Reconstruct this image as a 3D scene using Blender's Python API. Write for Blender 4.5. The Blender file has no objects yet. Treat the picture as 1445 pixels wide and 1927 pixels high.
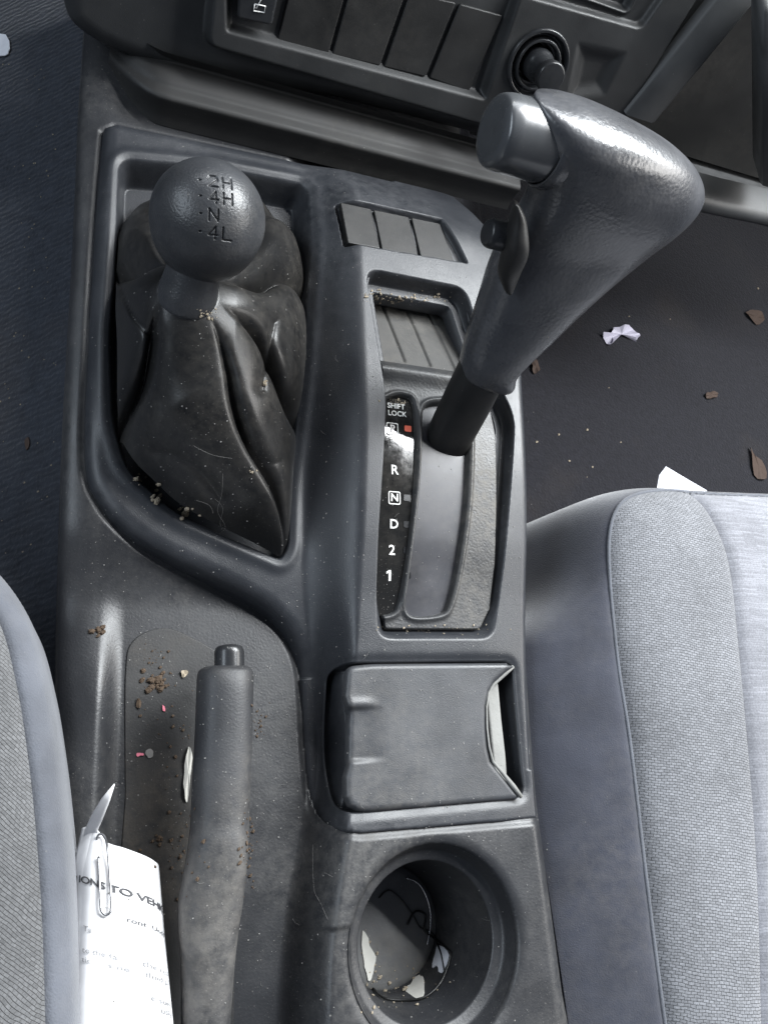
import bpy, math, random
import numpy as np
from mathutils import Vector, Matrix
random.seed(7); rng = np.random.default_rng(7)
SC = bpy.context.scene
COL = SC.collection

# ------------------------------------------------------------------ camera
F_PX, CX, CY = 1450.0, 722.5, 963.5          # focal length and centre in pixels of the 1445x1927 photograph
def nrm(v):
    v = np.array(v, float); return v/np.linalg.norm(v)
_z = -nrm((-629, 550, F_PX)); _x = nrm((3553, 242, F_PX)); _x = nrm(_x-_z*_x.dot(_z)); _y = np.cross(_z, _x)
MW = np.array([_x, _y, _z])                  # world = MW @ (right, down, forward)
CAM = np.array((0, 0, .42))
cam = bpy.data.cameras.new('camera'); camo = bpy.data.objects.new('camera', cam); COL.objects.link(camo)
cam.sensor_fit = 'VERTICAL'; cam.sensor_height = 36; cam.lens = 36*F_PX/1927; cam.clip_start = .01; cam.clip_end = 50
_r, _d, _f = MW[:, 0], MW[:, 1], MW[:, 2]
camo.matrix_world = Matrix(((_r[0], -_d[0], -_f[0], CAM[0]), (_r[1], -_d[1], -_f[1], CAM[1]), (_r[2], -_d[2], -_f[2], CAM[2]), (0, 0, 0, 1)))
SC.camera = camo
# ------------------------------------------------------------------ light: daylight through the car's windows
w = bpy.data.worlds.new('World'); SC.world = w; w.use_nodes = True
w.node_tree.nodes['Background'].inputs[0].default_value = (.68, .78, 1, 1)
w.node_tree.nodes['Background'].inputs[1].default_value = .095
def window_light(name, loc, target, sx, sy, power, col):
    l = bpy.data.lights.new(name, 'AREA'); l.shape = 'RECTANGLE'; l.size = sx; l.size_y = sy; l.energy = power; l.color = col
    o = bpy.data.objects.new(name, l); COL.objects.link(o); o.location = loc
    o.rotation_euler = (Vector(target)-Vector(loc)).to_track_quat('-Z', 'Y').to_euler()
window_light('left_window_light', (-.95, .15, .75), (.2, .1, 0), 1.0, .40, 7, (.80, .90, 1))
window_light('right_window_light', (1.40, .20, .75), (.25, .1, 0), 1.0, .45, 11, (1, .98, .95))
window_light('windscreen_light', (.20, 1.15, .95), (.25, .1, 0), 1.2, .50, 15, (.92, .96, 1))
window_light('front_right_window_light', (.93, .72, .98), (.25, .2, .1), .72, .42, 34, (.94, .98, 1))
window_light('sunroof_light', (.60, .50, 1.04), (.25, .15, 0), .75, .030, 9, (.96, .98, 1))
SC.view_settings.view_transform = 'Standard'; SC.view_settings.look = 'None'
SC.view_settings.exposure = 0.22; SC.view_settings.gamma = 1.0; SC.view_settings.use_curve_mapping = False
SC.render.engine = 'CYCLES'; SC.cycles.use_denoising = True; SC.cycles.max_bounces = 6

# ------------------------------------------------------------------ helpers
def at(px, py, z=0.):
    d = MW@np.array((px-CX, py-CY, F_PX)); return CAM+d*(z-CAM[2])/d[2]
def on_plane(px, py, O, N):
    d = MW@np.array((px-CX, py-CY, F_PX)); return CAM+d*(np.dot(np.array(O)-CAM, N)/np.dot(d, N))
def proj(P):
    c = (P-CAM)@MW; return CX+F_PX*c[..., 0]/c[..., 2], CY+F_PX*c[..., 1]/c[..., 2]
def V3(a): return Vector((float(a[0]), float(a[1]), float(a[2])))
def crv(pts, closed=True, n=10):
    """smooth curve through the points"""
    P = np.array(pts, float); m = len(P); out = []
    for i in range(m if closed else m-1):
        if closed: a, b, c, d = P[(i-1) % m], P[i], P[(i+1) % m], P[(i+2) % m]
        else: a, b, c, d = P[max(i-1, 0)], P[i], P[i+1], P[min(i+2, m-1)]
        for k in range(n):
            t = k/n
            out.append(.5*((2*b)+(c-a)*t+(2*a-5*b+4*c-d)*t*t+(3*b-a-3*c+d)*t**3))
    if not closed: out.append(P[-1])
    return np.array(out)
def rnd(pts, r=.004, n=6):
    """polygon with its corners rounded by radius r"""
    P = np.array(pts, float); out = []; m = len(P)
    for i in range(m):
        a, b, c = P[i-1], P[i], P[(i+1) % m]
        u = a-b; v = c-b; lu, lv = np.linalg.norm(u), np.linalg.norm(v)
        rr = min(r, lu*.45, lv*.45); p, q = b+u/lu*rr, b+v/lv*rr
        for k in range(n+1):
            t = k/n; out.append(p*(1-t)**2+2*b*t*(1-t)+q*t*t)
    return np.array(out)
def pxy(pts, z): return np.array([at(p[0], p[1], p[2] if len(p) > 2 else z)[:2] for p in pts])
def sdf(X, Y, poly, mg=.03):
    """signed distance to a closed polygon, positive inside; -mg where farther outside its box than mg"""
    lo, hi = poly.min(0)-mg, poly.max(0)+mg; box = (X > lo[0]) & (X < hi[0]) & (Y > lo[1]) & (Y < hi[1])
    out = np.full(X.shape, -mg)
    if box.any(): out[box] = _sdf(X[box], Y[box], poly)
    return out
def _sdf(X, Y, poly):
    sh = X.shape; p = np.stack([X.ravel(), Y.ravel()], 1); best = np.full(len(p), 1e9); ins = np.zeros(len(p), bool)
    m = len(poly)
    for i in range(m):
        a, b = poly[i], poly[(i+1) % m]; e = b-a; L = e.dot(e)
        if L < 1e-14: continue
        wv = p-a; t = np.clip(wv@e/L, 0, 1); dd = wv-t[:, None]*e
        best = np.minimum(best, (dd*dd).sum(1))
        c = (a[1] > p[:, 1]) != (b[1] > p[:, 1])
        with np.errstate(divide='ignore', invalid='ignore'):
            xx = (b[0]-a[0])*(p[:, 1]-a[1])/(b[1]-a[1])+a[0]
        ins ^= c & (p[:, 0] < xx)
    return (np.sqrt(best)*np.where(ins, 1, -1)).reshape(sh)
def dline(X, Y, line):
    sh = X.shape; p = np.stack([X.ravel(), Y.ravel()], 1); best = np.full(len(p), 1e9)
    for a, b in zip(line[:-1], line[1:]):
        e = b-a; L = e.dot(e)+1e-15; wv = p-a; t = np.clip(wv@e/L, 0, 1); dd = wv-t[:, None]*e
        best = np.minimum(best, (dd*dd).sum(1))
    return np.sqrt(best).reshape(sh)
def sm(t):
    t = np.clip(t, 0, 1); return t*t*(3-2*t)
def fil(d, r, depth):
    t = np.clip(1-d/r, 0, 1); return depth*(1-np.sqrt(np.maximum(1-t*t, 0)))
def cin(x, xs, ys):
    xs, ys = np.array(xs, float), np.array(ys, float); m = np.gradient(ys, xs)
    i = np.clip(np.searchsorted(xs, x)-1, 0, len(xs)-2); h = xs[i+1]-xs[i]; t = np.clip((x-xs[i])/h, 0, 1)
    return ys[i]*(1+2*t)*(1-t)**2+m[i]*h*t*(1-t)**2+ys[i+1]*t*t*(3-2*t)+m[i+1]*h*t*t*(t-1)

def link(o, parent):
    COL.objects.link(o)
    if parent is not None: o.parent = parent
    return o
def mesh(name, V, Fc, mat, parent=None, smooth=True):
    me = bpy.data.meshes.new(name); me.from_pydata([tuple(map(float, v)) for v in V] if not isinstance(V, np.ndarray) else V.tolist(), [], Fc if isinstance(Fc, list) else Fc.tolist())
    me.materials.append(mat)
    if smooth: me.polygons.foreach_set('use_smooth', [True]*len(me.polygons))
    me.update(); return link(bpy.data.objects.new(name, me), parent)
def thing(name, label, cat, group=None, loc=(0, 0, 0)):
    o = bpy.data.objects.new(name, None); o.empty_display_size = .02; COL.objects.link(o)
    tag(o, label, cat, group); return o
def tag(o, label, cat, group=None, kind=None):
    o['label'] = label; o['category'] = cat
    if group: o['group'] = group
    if kind: o['kind'] = kind
    return o

def hf(name, x0, x1, y0, y1, st, zf, mat, parent=None, keep=None, skirt=0., frame=None, creases=()):
    """surface z = zf(X, Y) on a grid, cut along keep(X, Y) = 0 (positive stays), with a skirt below its border"""
    nx, ny = int((x1-x0)/st)+1, int((y1-y0)/st)+1
    X, Y = np.meshgrid(np.linspace(x0, x1, nx), np.linspace(y0, y1, ny))
    fq = np.ones((ny-1, nx-1), bool)
    if keep is not None:
        s = keep(X, Y); gy, gx = np.gradient(s, Y[1, 0]-Y[0, 0], X[0, 1]-X[0, 0])
        g = np.sqrt(gx*gx+gy*gy)+1e-6; near = (np.abs(s) < st*.75)
        X = np.where(near, X-np.clip(s, -st, st)*gx/g/np.maximum(g, .5), X); Y = np.where(near, Y-np.clip(s, -st, st)*gy/g/np.maximum(g, .5), Y)
        s2 = np.where(near, 0, s)
        c = s2[:-1, :-1]+s2[1:, :-1]+s2[:-1, 1:]+s2[1:, 1:]
        mn = np.minimum(np.minimum(s2[:-1, :-1], s2[1:, :-1]), np.minimum(s2[:-1, 1:], s2[1:, 1:]))
        fq = (c > 1e-9) & (mn > -st*.76)
    Z = zf(X, Y)
    idx = np.arange(nx*ny).reshape(ny, nx)
    Q = np.stack([idx[:-1, :-1], idx[:-1, 1:], idx[1:, 1:], idx[1:, :-1]], -1)[fq]
    P = np.stack([X.ravel(), Y.ravel(), Z.ravel()], 1)
    used = np.zeros(len(P), bool); used[Q.ravel()] = True
    re = np.cumsum(used)-1; Q = re[Q]; P = P[used]
    if skirt:
        E = np.concatenate([Q[:, [0, 1]], Q[:, [1, 2]], Q[:, [2, 3]], Q[:, [3, 0]]]); key = np.sort(E, 1)
        k = key[:, 0].astype(np.int64)*len(P)+key[:, 1]; u, inv, cnt = np.unique(k, return_inverse=True, return_counts=True)
        B = E[cnt[inv] == 1]; bv = np.unique(B); mp = np.full(len(P), -1); mp[bv] = np.arange(len(bv))+len(P)
        low = P[bv].copy(); low[:, 2] -= skirt
        Q = np.concatenate([Q, np.stack([B[:, 1], B[:, 0], mp[B[:, 0]], mp[B[:, 1]]], 1)]); P = np.concatenate([P, low])
    if frame is not None:
        O, U, Vv, N = frame; P = O+P[:, :1]*U+P[:, 1:2]*Vv+P[:, 2:]*N
    return mesh(name, P, Q, mat, parent)
def tube(name, path, rad, mat, parent=None, n=10, cap=True):
    P = [V3(p) for p in path]; m = len(P); rad = [rad]*m if not hasattr(rad, '__len__') else rad
    t0 = (P[1]-P[0]).normalized(); a = t0.orthogonal().normalized(); V = []; Fc = []
    for i in range(m):
        t = (P[min(i+1, m-1)]-P[max(i-1, 0)]).normalized(); a = (a-t*a.dot(t)).normalized(); b = t.cross(a)
        for k in range(n):
            q = 2*math.pi*k/n; V.append(P[i]+(a*math.cos(q)+b*math.sin(q))*rad[i])
    for i in range(m-1):
        for k in range(n): Fc.append((i*n+k, i*n+(k+1) % n, (i+1)*n+(k+1) % n, (i+1)*n+k))
    if cap: Fc += [tuple(range(n))[::-1], tuple(range((m-1)*n, m*n))]
    return mesh(name, V, Fc, mat, parent)
def loft(name, rings, mat, parent=None, cap=True, closed=True):
    n = len(rings[0]); V = np.concatenate([np.array(r, float) for r in rings]); Fc = []
    for i in range(len(rings)-1):
        for k in range(n if closed else n-1): Fc.append((i*n+k, i*n+(k+1) % n, (i+1)*n+(k+1) % n, (i+1)*n+k))
    if cap:
        for i in (0, len(rings)-1):
            c = len(V); V = np.concatenate([V, V[i*n:(i+1)*n].mean(0)[None]])
            for k in range(n): Fc.append((i*n+k, i*n+(k+1) % n, c) if i else (i*n+(k+1) % n, i*n+k, c))
    return mesh(name, V, Fc, mat, parent)
def lathe(name, prof, O, ax, mat, parent=None, n=64, sq=(1, 1)):
    """profile (radius, height) turned about the axis ax through O"""
    ax = nrm(ax); u = nrm(np.cross(ax, (0, 0, 1)) if abs(ax[2]) < .9 else (1, 0, 0)); u = nrm(u-ax*u.dot(ax)); v = np.cross(ax, u)
    O = np.array(O, float); q = np.linspace(0, 2*math.pi, n, endpoint=False)
    rings = [O+ax*h+np.outer(np.cos(q)*sq[0], u)*r+np.outer(np.sin(q)*sq[1], v)*r for r, h in prof]
    return loft(name, rings, mat, parent, cap=False)
def rprof(prof, r=.0015, n=4):
    """round the inner corners of an open profile"""
    P = np.array(prof, float); out = [P[0]]
    for i in range(1, len(P)-1):
        a, b, c = P[i-1], P[i], P[i+1]; u, v = a-b, c-b; lu, lv = np.linalg.norm(u), np.linalg.norm(v); rr = min(r, lu*.45, lv*.45)
        p, q = b+u/lu*rr, b+v/lv*rr
        for k in range(n+1): t = k/n; out.append(p*(1-t)**2+2*b*t*(1-t)+q*t*t)
    out.append(P[-1]); return out
def plate(name, poly, zt, th, bev, mat, parent=None, frame=None):
    """solid plate over a 2-D outline with a rounded upper edge; zt may be a function of x, y"""
    poly = np.array(poly, float); c = poly.mean(0); m = len(poly)
    t = np.roll(poly, -1, 0)-np.roll(poly, 1, 0); nn = np.stack([t[:, 1], -t[:, 0]], 1); nn /= np.linalg.norm(nn, axis=1)[:, None]+1e-12
    area = np.sum(poly[:, 0]*np.roll(poly[:, 1], -1)-np.roll(poly[:, 0], -1)*poly[:, 1])
    if area < 0: nn = -nn
    zf = zt if callable(zt) else (lambda x, y: np.full(np.shape(x), zt))
    rings = []
    for ins, dz in [(0, -th), (0, -bev)]+[(bev*(1-math.cos(a)), -bev*(1-math.sin(a))) for a in np.linspace(.3, math.pi/2, 4)]:
        q = poly-nn*ins; rings.append(np.column_stack([q, zf(q[:, 0], q[:, 1])+dz]))
    V = np.concatenate(rings); Fc = []
    for i in range(len(rings)-1):
        for k in range(m): Fc.append((i*m+k, i*m+(k+1) % m, (i+1)*m+(k+1) % m, (i+1)*m+k))
    Fc.append(tuple(range((len(rings)-1)*m, len(rings)*m))); Fc.append(tuple(range(m))[::-1])
    if area < 0: Fc = [f[::-1] for f in Fc]
    if frame is not None:
        O, U, Vv, N = frame; V = O+V[:, :1]*U+V[:, 1:2]*Vv+V[:, 2:]*N
    o = mesh(name, V, Fc, mat, parent); o.data.polygons[len(Fc)-2].use_smooth = False
    return o
def text_mesh(name, s, mat, parent, fn, size=1., bold=0., extrude=.00012, align='CENTER', sp=1.):
    """letters as thin solids; fn maps flat points (x, y, height) into the scene"""
    cu = bpy.data.curves.new(name, 'FONT'); cu.body = s; cu.size = size; cu.align_x = align; cu.align_y = 'CENTER'; cu.offset = bold
    cu.space_character = sp; cu.extrude = extrude; cu.resolution_u = 3
    o = bpy.data.objects.new(name, cu); COL.objects.link(o); bpy.context.view_layer.update()
    me = bpy.data.meshes.new_from_object(o.evaluated_get(bpy.context.evaluated_depsgraph_get()))
    bpy.data.objects.remove(o)
    for v in me.vertices: v.co = V3(fn(v.co.x, v.co.y, v.co.z+extrude))
    me.materials.clear(); me.materials.append(mat); return link(bpy.data.objects.new(name, me), parent)

# ------------------------------------------------------------------ materials
def plastic(name, base, rough=.5, grain=1400, bump=.15, dust=.5, var=.25, spec=.5, haze=.35, tint=(.42, .38, .32), big=0., gdist=.0004, sheen=0., wear=None):
    m = bpy.data.materials.new(name); m.use_nodes = True; N = m.node_tree.nodes; L = m.node_tree.links; b = N['Principled BSDF']
    tc = N.new('ShaderNodeTexCoord'); co = tc.outputs['Object']
    def noise(s, d=3, r=.55):
        n = N.new('ShaderNodeTexNoise'); n.inputs['Scale'].default_value = s; n.inputs['Detail'].default_value = d; n.inputs['Roughness'].default_value = r; L.new(co, n.inputs['Vector']); return n
    def ramp(src, a, bb, lo=0., hi=1.):
        r = N.new('ShaderNodeMapRange'); r.inputs[1].default_value = a; r.inputs[2].default_value = bb; r.inputs[3].default_value = lo; r.inputs[4].default_value = hi; L.new(src, r.inputs[0]); return r.outputs[0]
    def mixc(f, a, bb):
        x = N.new('ShaderNodeMix'); x.data_type = 'RGBA'
        (L.new(f, x.inputs[0]) if not isinstance(f, float) else setattr(x.inputs[0], 'default_value', f))
        for i, v in ((6, a), (7, bb)):
            if isinstance(v, tuple): x.inputs[i].default_value = (*v, 1)
            else: L.new(v, x.inputs[i])
        return x.outputs[2]
    def mth(op, a, bb):
        x = N.new('ShaderNodeMath'); x.operation = op
        for i, v in ((0, a), (1, bb)):
            if isinstance(v, (int, float)): x.inputs[i].default_value = v
            else: L.new(v, x.inputs[i])
        return x.outputs[0]
    n1 = noise(28, 5); n2 = noise(9, 3)
    c = mixc(ramp(n1.outputs[0], .3, .7), tuple(v*(1-var) for v in base), tuple(v*(1+var) for v in base))
    if wear:                                   # rubbed, scuffed end of the part
        sx = N.new('ShaderNodeSeparateXYZ'); L.new(co, sx.inputs[0])
        wf = mth('MULTIPLY', ramp(sx.outputs[1], wear[0], wear[1]), ramp(noise(75, 7, .68).outputs[0], .40, .62)); c = mixc(wf, c, wear[2])
    # film of dust, in patches
    film = mth('MULTIPLY', ramp(n2.outputs[0], .42, .72), mth('MULTIPLY', ramp(noise(160, 6, .7).outputs[0], .35, .75), haze*.22))
    c = mixc(film, c, tint)
    # dust specks
    fac = None
    if dust > 0:
        for sc_, rad, am in ((230, .10, .85), (430, .13, .65), (820, .17, .4)):
            v = N.new('ShaderNodeTexVoronoi'); v.inputs['Scale'].default_value = sc_; L.new(co, v.inputs['Vector'])
            sp = N.new('ShaderNodeSeparateColor'); L.new(v.outputs['Color'], sp.inputs[0])
            s = mth('MULTIPLY', ramp(v.outputs['Distance'], rad*.4, rad, 1, 0), mth('LESS_THAN', sp.outputs[0], dust*.75))
            s = mth('MULTIPLY', s, mth('MULTIPLY', ramp(sp.outputs[1], 0, 1, .15, 1), am*min(1., .5+dust)))
            fac = s if fac is None else mth('MAXIMUM', fac, s)
        fac = mth('MULTIPLY', fac, ramp(noise(14, 3).outputs[0], .35, .62, .15, 1.))
        c = mixc(fac, c, (.36, .34, .31))
    L.new(c, b.inputs['Base Color'])
    r = mth('ADD', ramp(n1.outputs[0], .3, .7, rough-.07, rough+.07), mth('MULTIPLY', film, .8))
    if fac is not None: r = mth('ADD', r, mth('MULTIPLY', fac, .4))
    L.new(r, b.inputs['Roughness']); b.inputs['Specular IOR Level'].default_value = spec
    if sheen: b.inputs['Sheen Weight'].default_value = sheen; b.inputs['Sheen Roughness'].default_value = .5
    bp = N.new('ShaderNodeBump'); bp.inputs['Strength'].default_value = bump; bp.inputs['Distance'].default_value = gdist
    g = noise(grain, 2, .5).outputs[0]
    if big:
        v = N.new('ShaderNodeTexVoronoi'); v.inputs['Scale'].default_value = big; v.feature = 'SMOOTH_F1'; L.new(co, v.inputs['Vector'])
        g = mth('ADD', mth('MULTIPLY', g, .5), v.outputs['Distance'])
    L.new(g, bp.inputs['Height']); L.new(bp.outputs[0], b.inputs['Normal'])
    return m
def simple(name, col, rough=.5, metal=0., spec=.5):
    m = bpy.data.materials.new(name); m.use_nodes = True; N = m.node_tree.nodes; L = m.node_tree.links; b = N['Principled BSDF']
    n = N.new('ShaderNodeTexNoise'); n.inputs['Scale'].default_value = 180; n.inputs['Detail'].default_value = 4
    tc = N.new('ShaderNodeTexCoord'); L.new(tc.outputs['Object'], n.inputs['Vector'])
    x = N.new('ShaderNodeMix'); x.data_type = 'RGBA'; x.inputs[6].default_value = (*[v*.85 for v in col], 1); x.inputs[7].default_value = (*[min(1, v*1.1) for v in col], 1)
    L.new(n.outputs[0], x.inputs[0]); L.new(x.outputs[2], b.inputs['Base Color'])
    b.inputs['Roughness'].default_value = rough; b.inputs['Metallic'].default_value = metal; b.inputs['Specular IOR Level'].default_value = spec
    return m
def fabric(name, base, dark, cell, rot, bump=.6, rough=.9, ribs=False, gap=.12, sheen=.3, spots=0.):
    """knitted or ribbed cloth: rows of small loops laid out on the cloth plane"""
    m = bpy.data.materials.new(name); m.use_nodes = True; N = m.node_tree.nodes; L = m.node_tree.links; b = N['Principled BSDF']
    tc = N.new('ShaderNodeTexCoord'); mp = N.new('ShaderNodeMapping'); mp.inputs['Rotation'].default_value[2] = rot
    ns = N.new('ShaderNodeTexNoise'); ns.inputs['Scale'].default_value = 55; ns.inputs['Detail'].default_value = 2; L.new(tc.outputs['Object'], ns.inputs['Vector'])
    vs = N.new('ShaderNodeVectorMath'); vs.operation = 'SCALE'; vs.inputs['Scale'].default_value = .0035; L.new(ns.outputs['Color'], vs.inputs[0])
    va = N.new('ShaderNodeVectorMath'); L.new(tc.outputs['Object'], va.inputs[0]); L.new(vs.outputs[0], va.inputs[1])
    L.new(va.outputs[0], mp.inputs['Vector'])
    br = N.new('ShaderNodeTexBrick'); br.offset = .5; L.new(mp.outputs[0], br.inputs['Vector'])
    br.inputs['Scale'].default_value = 1.0; br.inputs['Brick Width'].default_value = cell[0]; br.inputs['Row Height'].default_value = cell[1]
    br.inputs['Mortar Size'].default_value = cell[1]*gap; br.inputs['Mortar Smooth'].default_value = 1.0; br.inputs['Bias'].default_value = 0
    br.inputs['Color1'].default_value = (*[v*.85 for v in base], 1); br.inputs['Color2'].default_value = (*[v*1.12 for v in base], 1); br.inputs['Mortar'].default_value = (*dark, 1)
    n2 = N.new('ShaderNodeTexNoise'); n2.inputs['Scale'].default_value = 900; n2.inputs['Detail'].default_value = 3; L.new(tc.outputs['Object'], n2.inputs['Vector'])
    n3 = N.new('ShaderNodeTexNoise'); n3.inputs['Scale'].default_value = 18; n3.inputs['Detail'].default_value = 4; L.new(tc.outputs['Object'], n3.inputs['Vector'])
    mr = N.new('ShaderNodeMapRange'); mr.inputs[1].default_value = .3; mr.inputs[2].default_value = .7; mr.inputs[3].default_value = .82; mr.inputs[4].default_value = 1.15; L.new(n3.outputs[0], mr.inputs[0])
    mr2 = N.new('ShaderNodeMapRange'); mr2.inputs[1].default_value = .3; mr2.inputs[2].default_value = .7; mr2.inputs[3].default_value = .8; mr2.inputs[4].default_value = 1.2; L.new(n2.outputs[0], mr2.inputs[0])
    mu = N.new('ShaderNodeMath'); mu.operation = 'MULTIPLY'; L.new(mr.outputs[0], mu.inputs[0]); L.new(mr2.outputs[0], mu.inputs[1])
    sc_ = N.new('ShaderNodeVectorMath'); sc_.operation = 'SCALE'; L.new(br.outputs['Color'], sc_.inputs[0]); L.new(mu.outputs[0], sc_.inputs['Scale'])
    L.new(sc_.outputs[0], b.inputs['Base Color'])
    b.inputs['Roughness'].default_value = rough; b.inputs['Specular IOR Level'].default_value = .2; b.inputs['Sheen Weight'].default_value = sheen
    bp = N.new('ShaderNodeBump'); bp.inputs['Strength'].default_value = bump; bp.inputs['Distance'].default_value = .0005; bp.invert = True
    ad = N.new('ShaderNodeMath'); ad.operation = 'MULTIPLY_ADD'; L.new(n2.outputs[0], ad.inputs[0]); ad.inputs[1].default_value = -.4; L.new(br.outputs['Fac'], ad.inputs[2])
    L.new(ad.outputs[0], bp.inputs['Height']); L.new(bp.outputs[0], b.inputs['Normal'])
    return m
def carpet(name, base, rib, amp, rough=.95, dirt=.35, ang=0.):
    m = bpy.data.materials.new(name); m.use_nodes = True; N = m.node_tree.nodes; L = m.node_tree.links; b = N['Principled BSDF']
    tc = N.new('ShaderNodeTexCoord'); mp = N.new('ShaderNodeMapping'); mp.inputs['Rotation'].default_value[2] = ang
    L.new(tc.outputs['Object'], mp.inputs['Vector'])
    wv = N.new('ShaderNodeTexWave'); wv.bands_direction = 'Y'; wv.inputs['Scale'].default_value = rib; wv.inputs['Distortion'].default_value = 5; wv.inputs['Detail'].default_value = 2; wv.inputs['Detail Scale'].default_value = 1.2; L.new(mp.outputs[0], wv.inputs['Vector'])
    n = N.new('ShaderNodeTexNoise'); n.inputs['Scale'].default_value = 420; n.inputs['Detail'].default_value = 6; L.new(tc.outputs['Object'], n.inputs['Vector'])
    n2 = N.new('ShaderNodeTexNoise'); n2.inputs['Scale'].default_value = 12; n2.inputs['Detail'].default_value = 5; L.new(tc.outputs['Object'], n2.inputs['Vector'])
    n4 = N.new('ShaderNodeTexNoise'); n4.inputs['Scale'].default_value = 130; n4.inputs['Detail'].default_value = 8; n4.inputs['Roughness'].default_value = .75; L.new(tc.outputs['Object'], n4.inputs['Vector'])
    x = N.new('ShaderNodeMix'); x.data_type = 'RGBA'; x.inputs[6].default_value = (*[v*.25 for v in base], 1); x.inputs[7].default_value = (*[v*1.8 for v in base], 1); L.new(n4.outputs[0], x.inputs[0])
    mr = N.new('ShaderNodeMapRange'); mr.inputs[1].default_value = .55; mr.inputs[2].default_value = .8; mr.inputs[4].default_value = dirt; L.new(n2.outputs[0], mr.inputs[0])
    y = N.new('ShaderNodeMix'); y.data_type = 'RGBA'; y.inputs[7].default_value = (.05, .04, .032, 1); L.new(mr.outputs[0], y.inputs[0]); L.new(x.outputs[2], y.inputs[6])
    L.new(y.outputs[2], b.inputs['Base Color']); b.inputs['Roughness'].default_value = rough; b.inputs['Sheen Weight'].default_value = .25; b.inputs['Specular IOR Level'].default_value = .15
    ad = N.new('ShaderNodeMath'); ad.operation = 'MULTIPLY_ADD'; L.new(wv.outputs['Fac'], ad.inputs[0]); ad.inputs[1].default_value = amp; L.new(n.outputs[0], ad.inputs[2])
    bp = N.new('ShaderNodeBump'); bp.inputs['Strength'].default_value = .9; bp.inputs['Distance'].default_value = .0012; L.new(ad.outputs[0], bp.inputs['Height']); L.new(bp.outputs[0], b.inputs['Normal'])
    return m

M = dict(
    panel=plastic('panel_plastic', (.024, .0262, .0310), .40, 1500, .30, .8, var=.12, haze=.7, tint=(.30, .30, .31)),
    shell=plastic('shell_plastic', (.023, .024, .027), .40, 700, .22, .9, var=.15, haze=1.1, tint=(.30, .285, .26), gdist=.0005),
    plate=plastic('plate_plastic', (.024, .024, .0245), .46, 900, .2, .9, haze=2.6, tint=(.17, .135, .095)),
    cupfloor=plastic('cup_floor_rubber', (.13, .132, .135), .42, 600, .2, .8, haze=2.2, var=.35, tint=(.30, .27, .2)),
    cubby=plastic('cubby_plastic', (.055, .054, .052), .6, 800, .3, .9, haze=1.6),
    insert=plastic('insert_plastic', (.028, .029, .031), .44, 1000, .35, .7, haze=2.0, big=700),
    cover=plastic('slide_plastic', (.026, .027, .034), .36, 2500, .05, .8, haze=.9),
    strip=plastic('indicator_gloss', (.012, .012, .012), .05, 900, .02, 1., haze=1.0, var=.1, spec=.5),
    lid=plastic('lid_plastic', (.044, .0465, .052), .42, 1700, .3, .7, haze=.7),
    deep=plastic('recess_plastic', (.012, .012, .012), .6, 900, .1, .2, haze=.3),
    dash=plastic('dash_plastic', (.020, .021, .022), .5, 1600, .2, .12, haze=.2),
    dashtrim=plastic('trim_plastic', (.048, .05, .052), .5, 1600, .2, .1, haze=.2),
    blank=plastic('blank_plastic', (.015, .015, .015), .46, 1800, .15, .12, haze=.2),
    button=plastic('button_plastic', (.055, .058, .062), .22, 1500, .02, .15, haze=.2, spec=.9),
    gloss=plastic('gloss_plastic', (.020, .021, .023), .26, 1500, .02, .2, haze=.3),
    knob=plastic('knob_vinyl', (.034, .036, .040), .34, 900, .5, .3, haze=.5, gdist=.0004),
    handle=plastic('handle_vinyl', (.050, .052, .058), .28, 900, .28, .12, haze=.3, spec=.85, big=480, gdist=.0005),
    stalk=plastic('stalk_vinyl', (.012, .012, .012), .5, 900, .15, .15, haze=.3),
    boot=plastic('boot_vinyl', (.0125, .0125, .0128), .33, 1000, .12, .8, haze=.7),
    grip=plastic('grip_vinyl', (.027, .028, .031), .52, 900, .35, .7, haze=1.0, wear=(.02, -.07, (.085, .082, .080))),
    metal=simple('bright_metal', (.62, .62, .63), .22, 1.), steel=simple('clip_steel', (.35, .35, .36), .35, 1.),
    paper=simple('white_paper', (.74, .74, .75), .8), ink=simple('grey_ink', (.06, .06, .065), .7), inkf=simple('faded_ink', (.30, .30, .31), .7),
    print_=simple('white_print', (.80, .80, .78), .5), red=simple('orange_marker', (.75, .12, .06), .45),
    worn=plastic('worn_grey', (.22, .22, .21), .7, 500, .5, .3, haze=1.5),
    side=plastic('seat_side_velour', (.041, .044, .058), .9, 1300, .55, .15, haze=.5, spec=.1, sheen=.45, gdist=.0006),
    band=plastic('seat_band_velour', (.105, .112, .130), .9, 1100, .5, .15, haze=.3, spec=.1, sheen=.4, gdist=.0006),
    knit=fabric('knit_cloth', (.185, .190, .205), (.030, .033, .040), (.0031, .0016), .20, 1.),
    knit2=fabric('woven_cloth', (.13, .132, .136), (.02, .02, .022), (.0023, .0012), .75, 1.),
    satin=fabric('satin_cloth', (.20, .204, .225), (.145, .148, .168), (.02, .0016), .05, .35),
    carpet=carpet('tunnel_carpet', (.034, .039, .050), 70, .35, ang=-.25),
    floor=carpet('floor_carpet', (.0125, .0125, .0165), 60, .0, dirt=.2),
    crumb=simple('crumb_brown', (.085, .058, .038), .9), crumbl=simple('crumb_tan', (.33, .28, .21), .9), lint=simple('grey_lint', (.24, .235, .225), .9),
    leaf=simple('dry_leaf', (.055, .034, .025), .8), peel=simple('peeled_paper', (.66, .65, .60), .8), pink=simple('pink_scrap', (.8, .22, .30), .6),
    blackwire=simple('black_wire', (.012, .012, .012), .4), white=simple('white_scrap', (.72, .74, .80), .7), teal=simple('teal_print', (.03, .25, .28), .6), lilac=simple('lilac_wrapper', (.50, .48, .58), .5),
)

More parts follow.
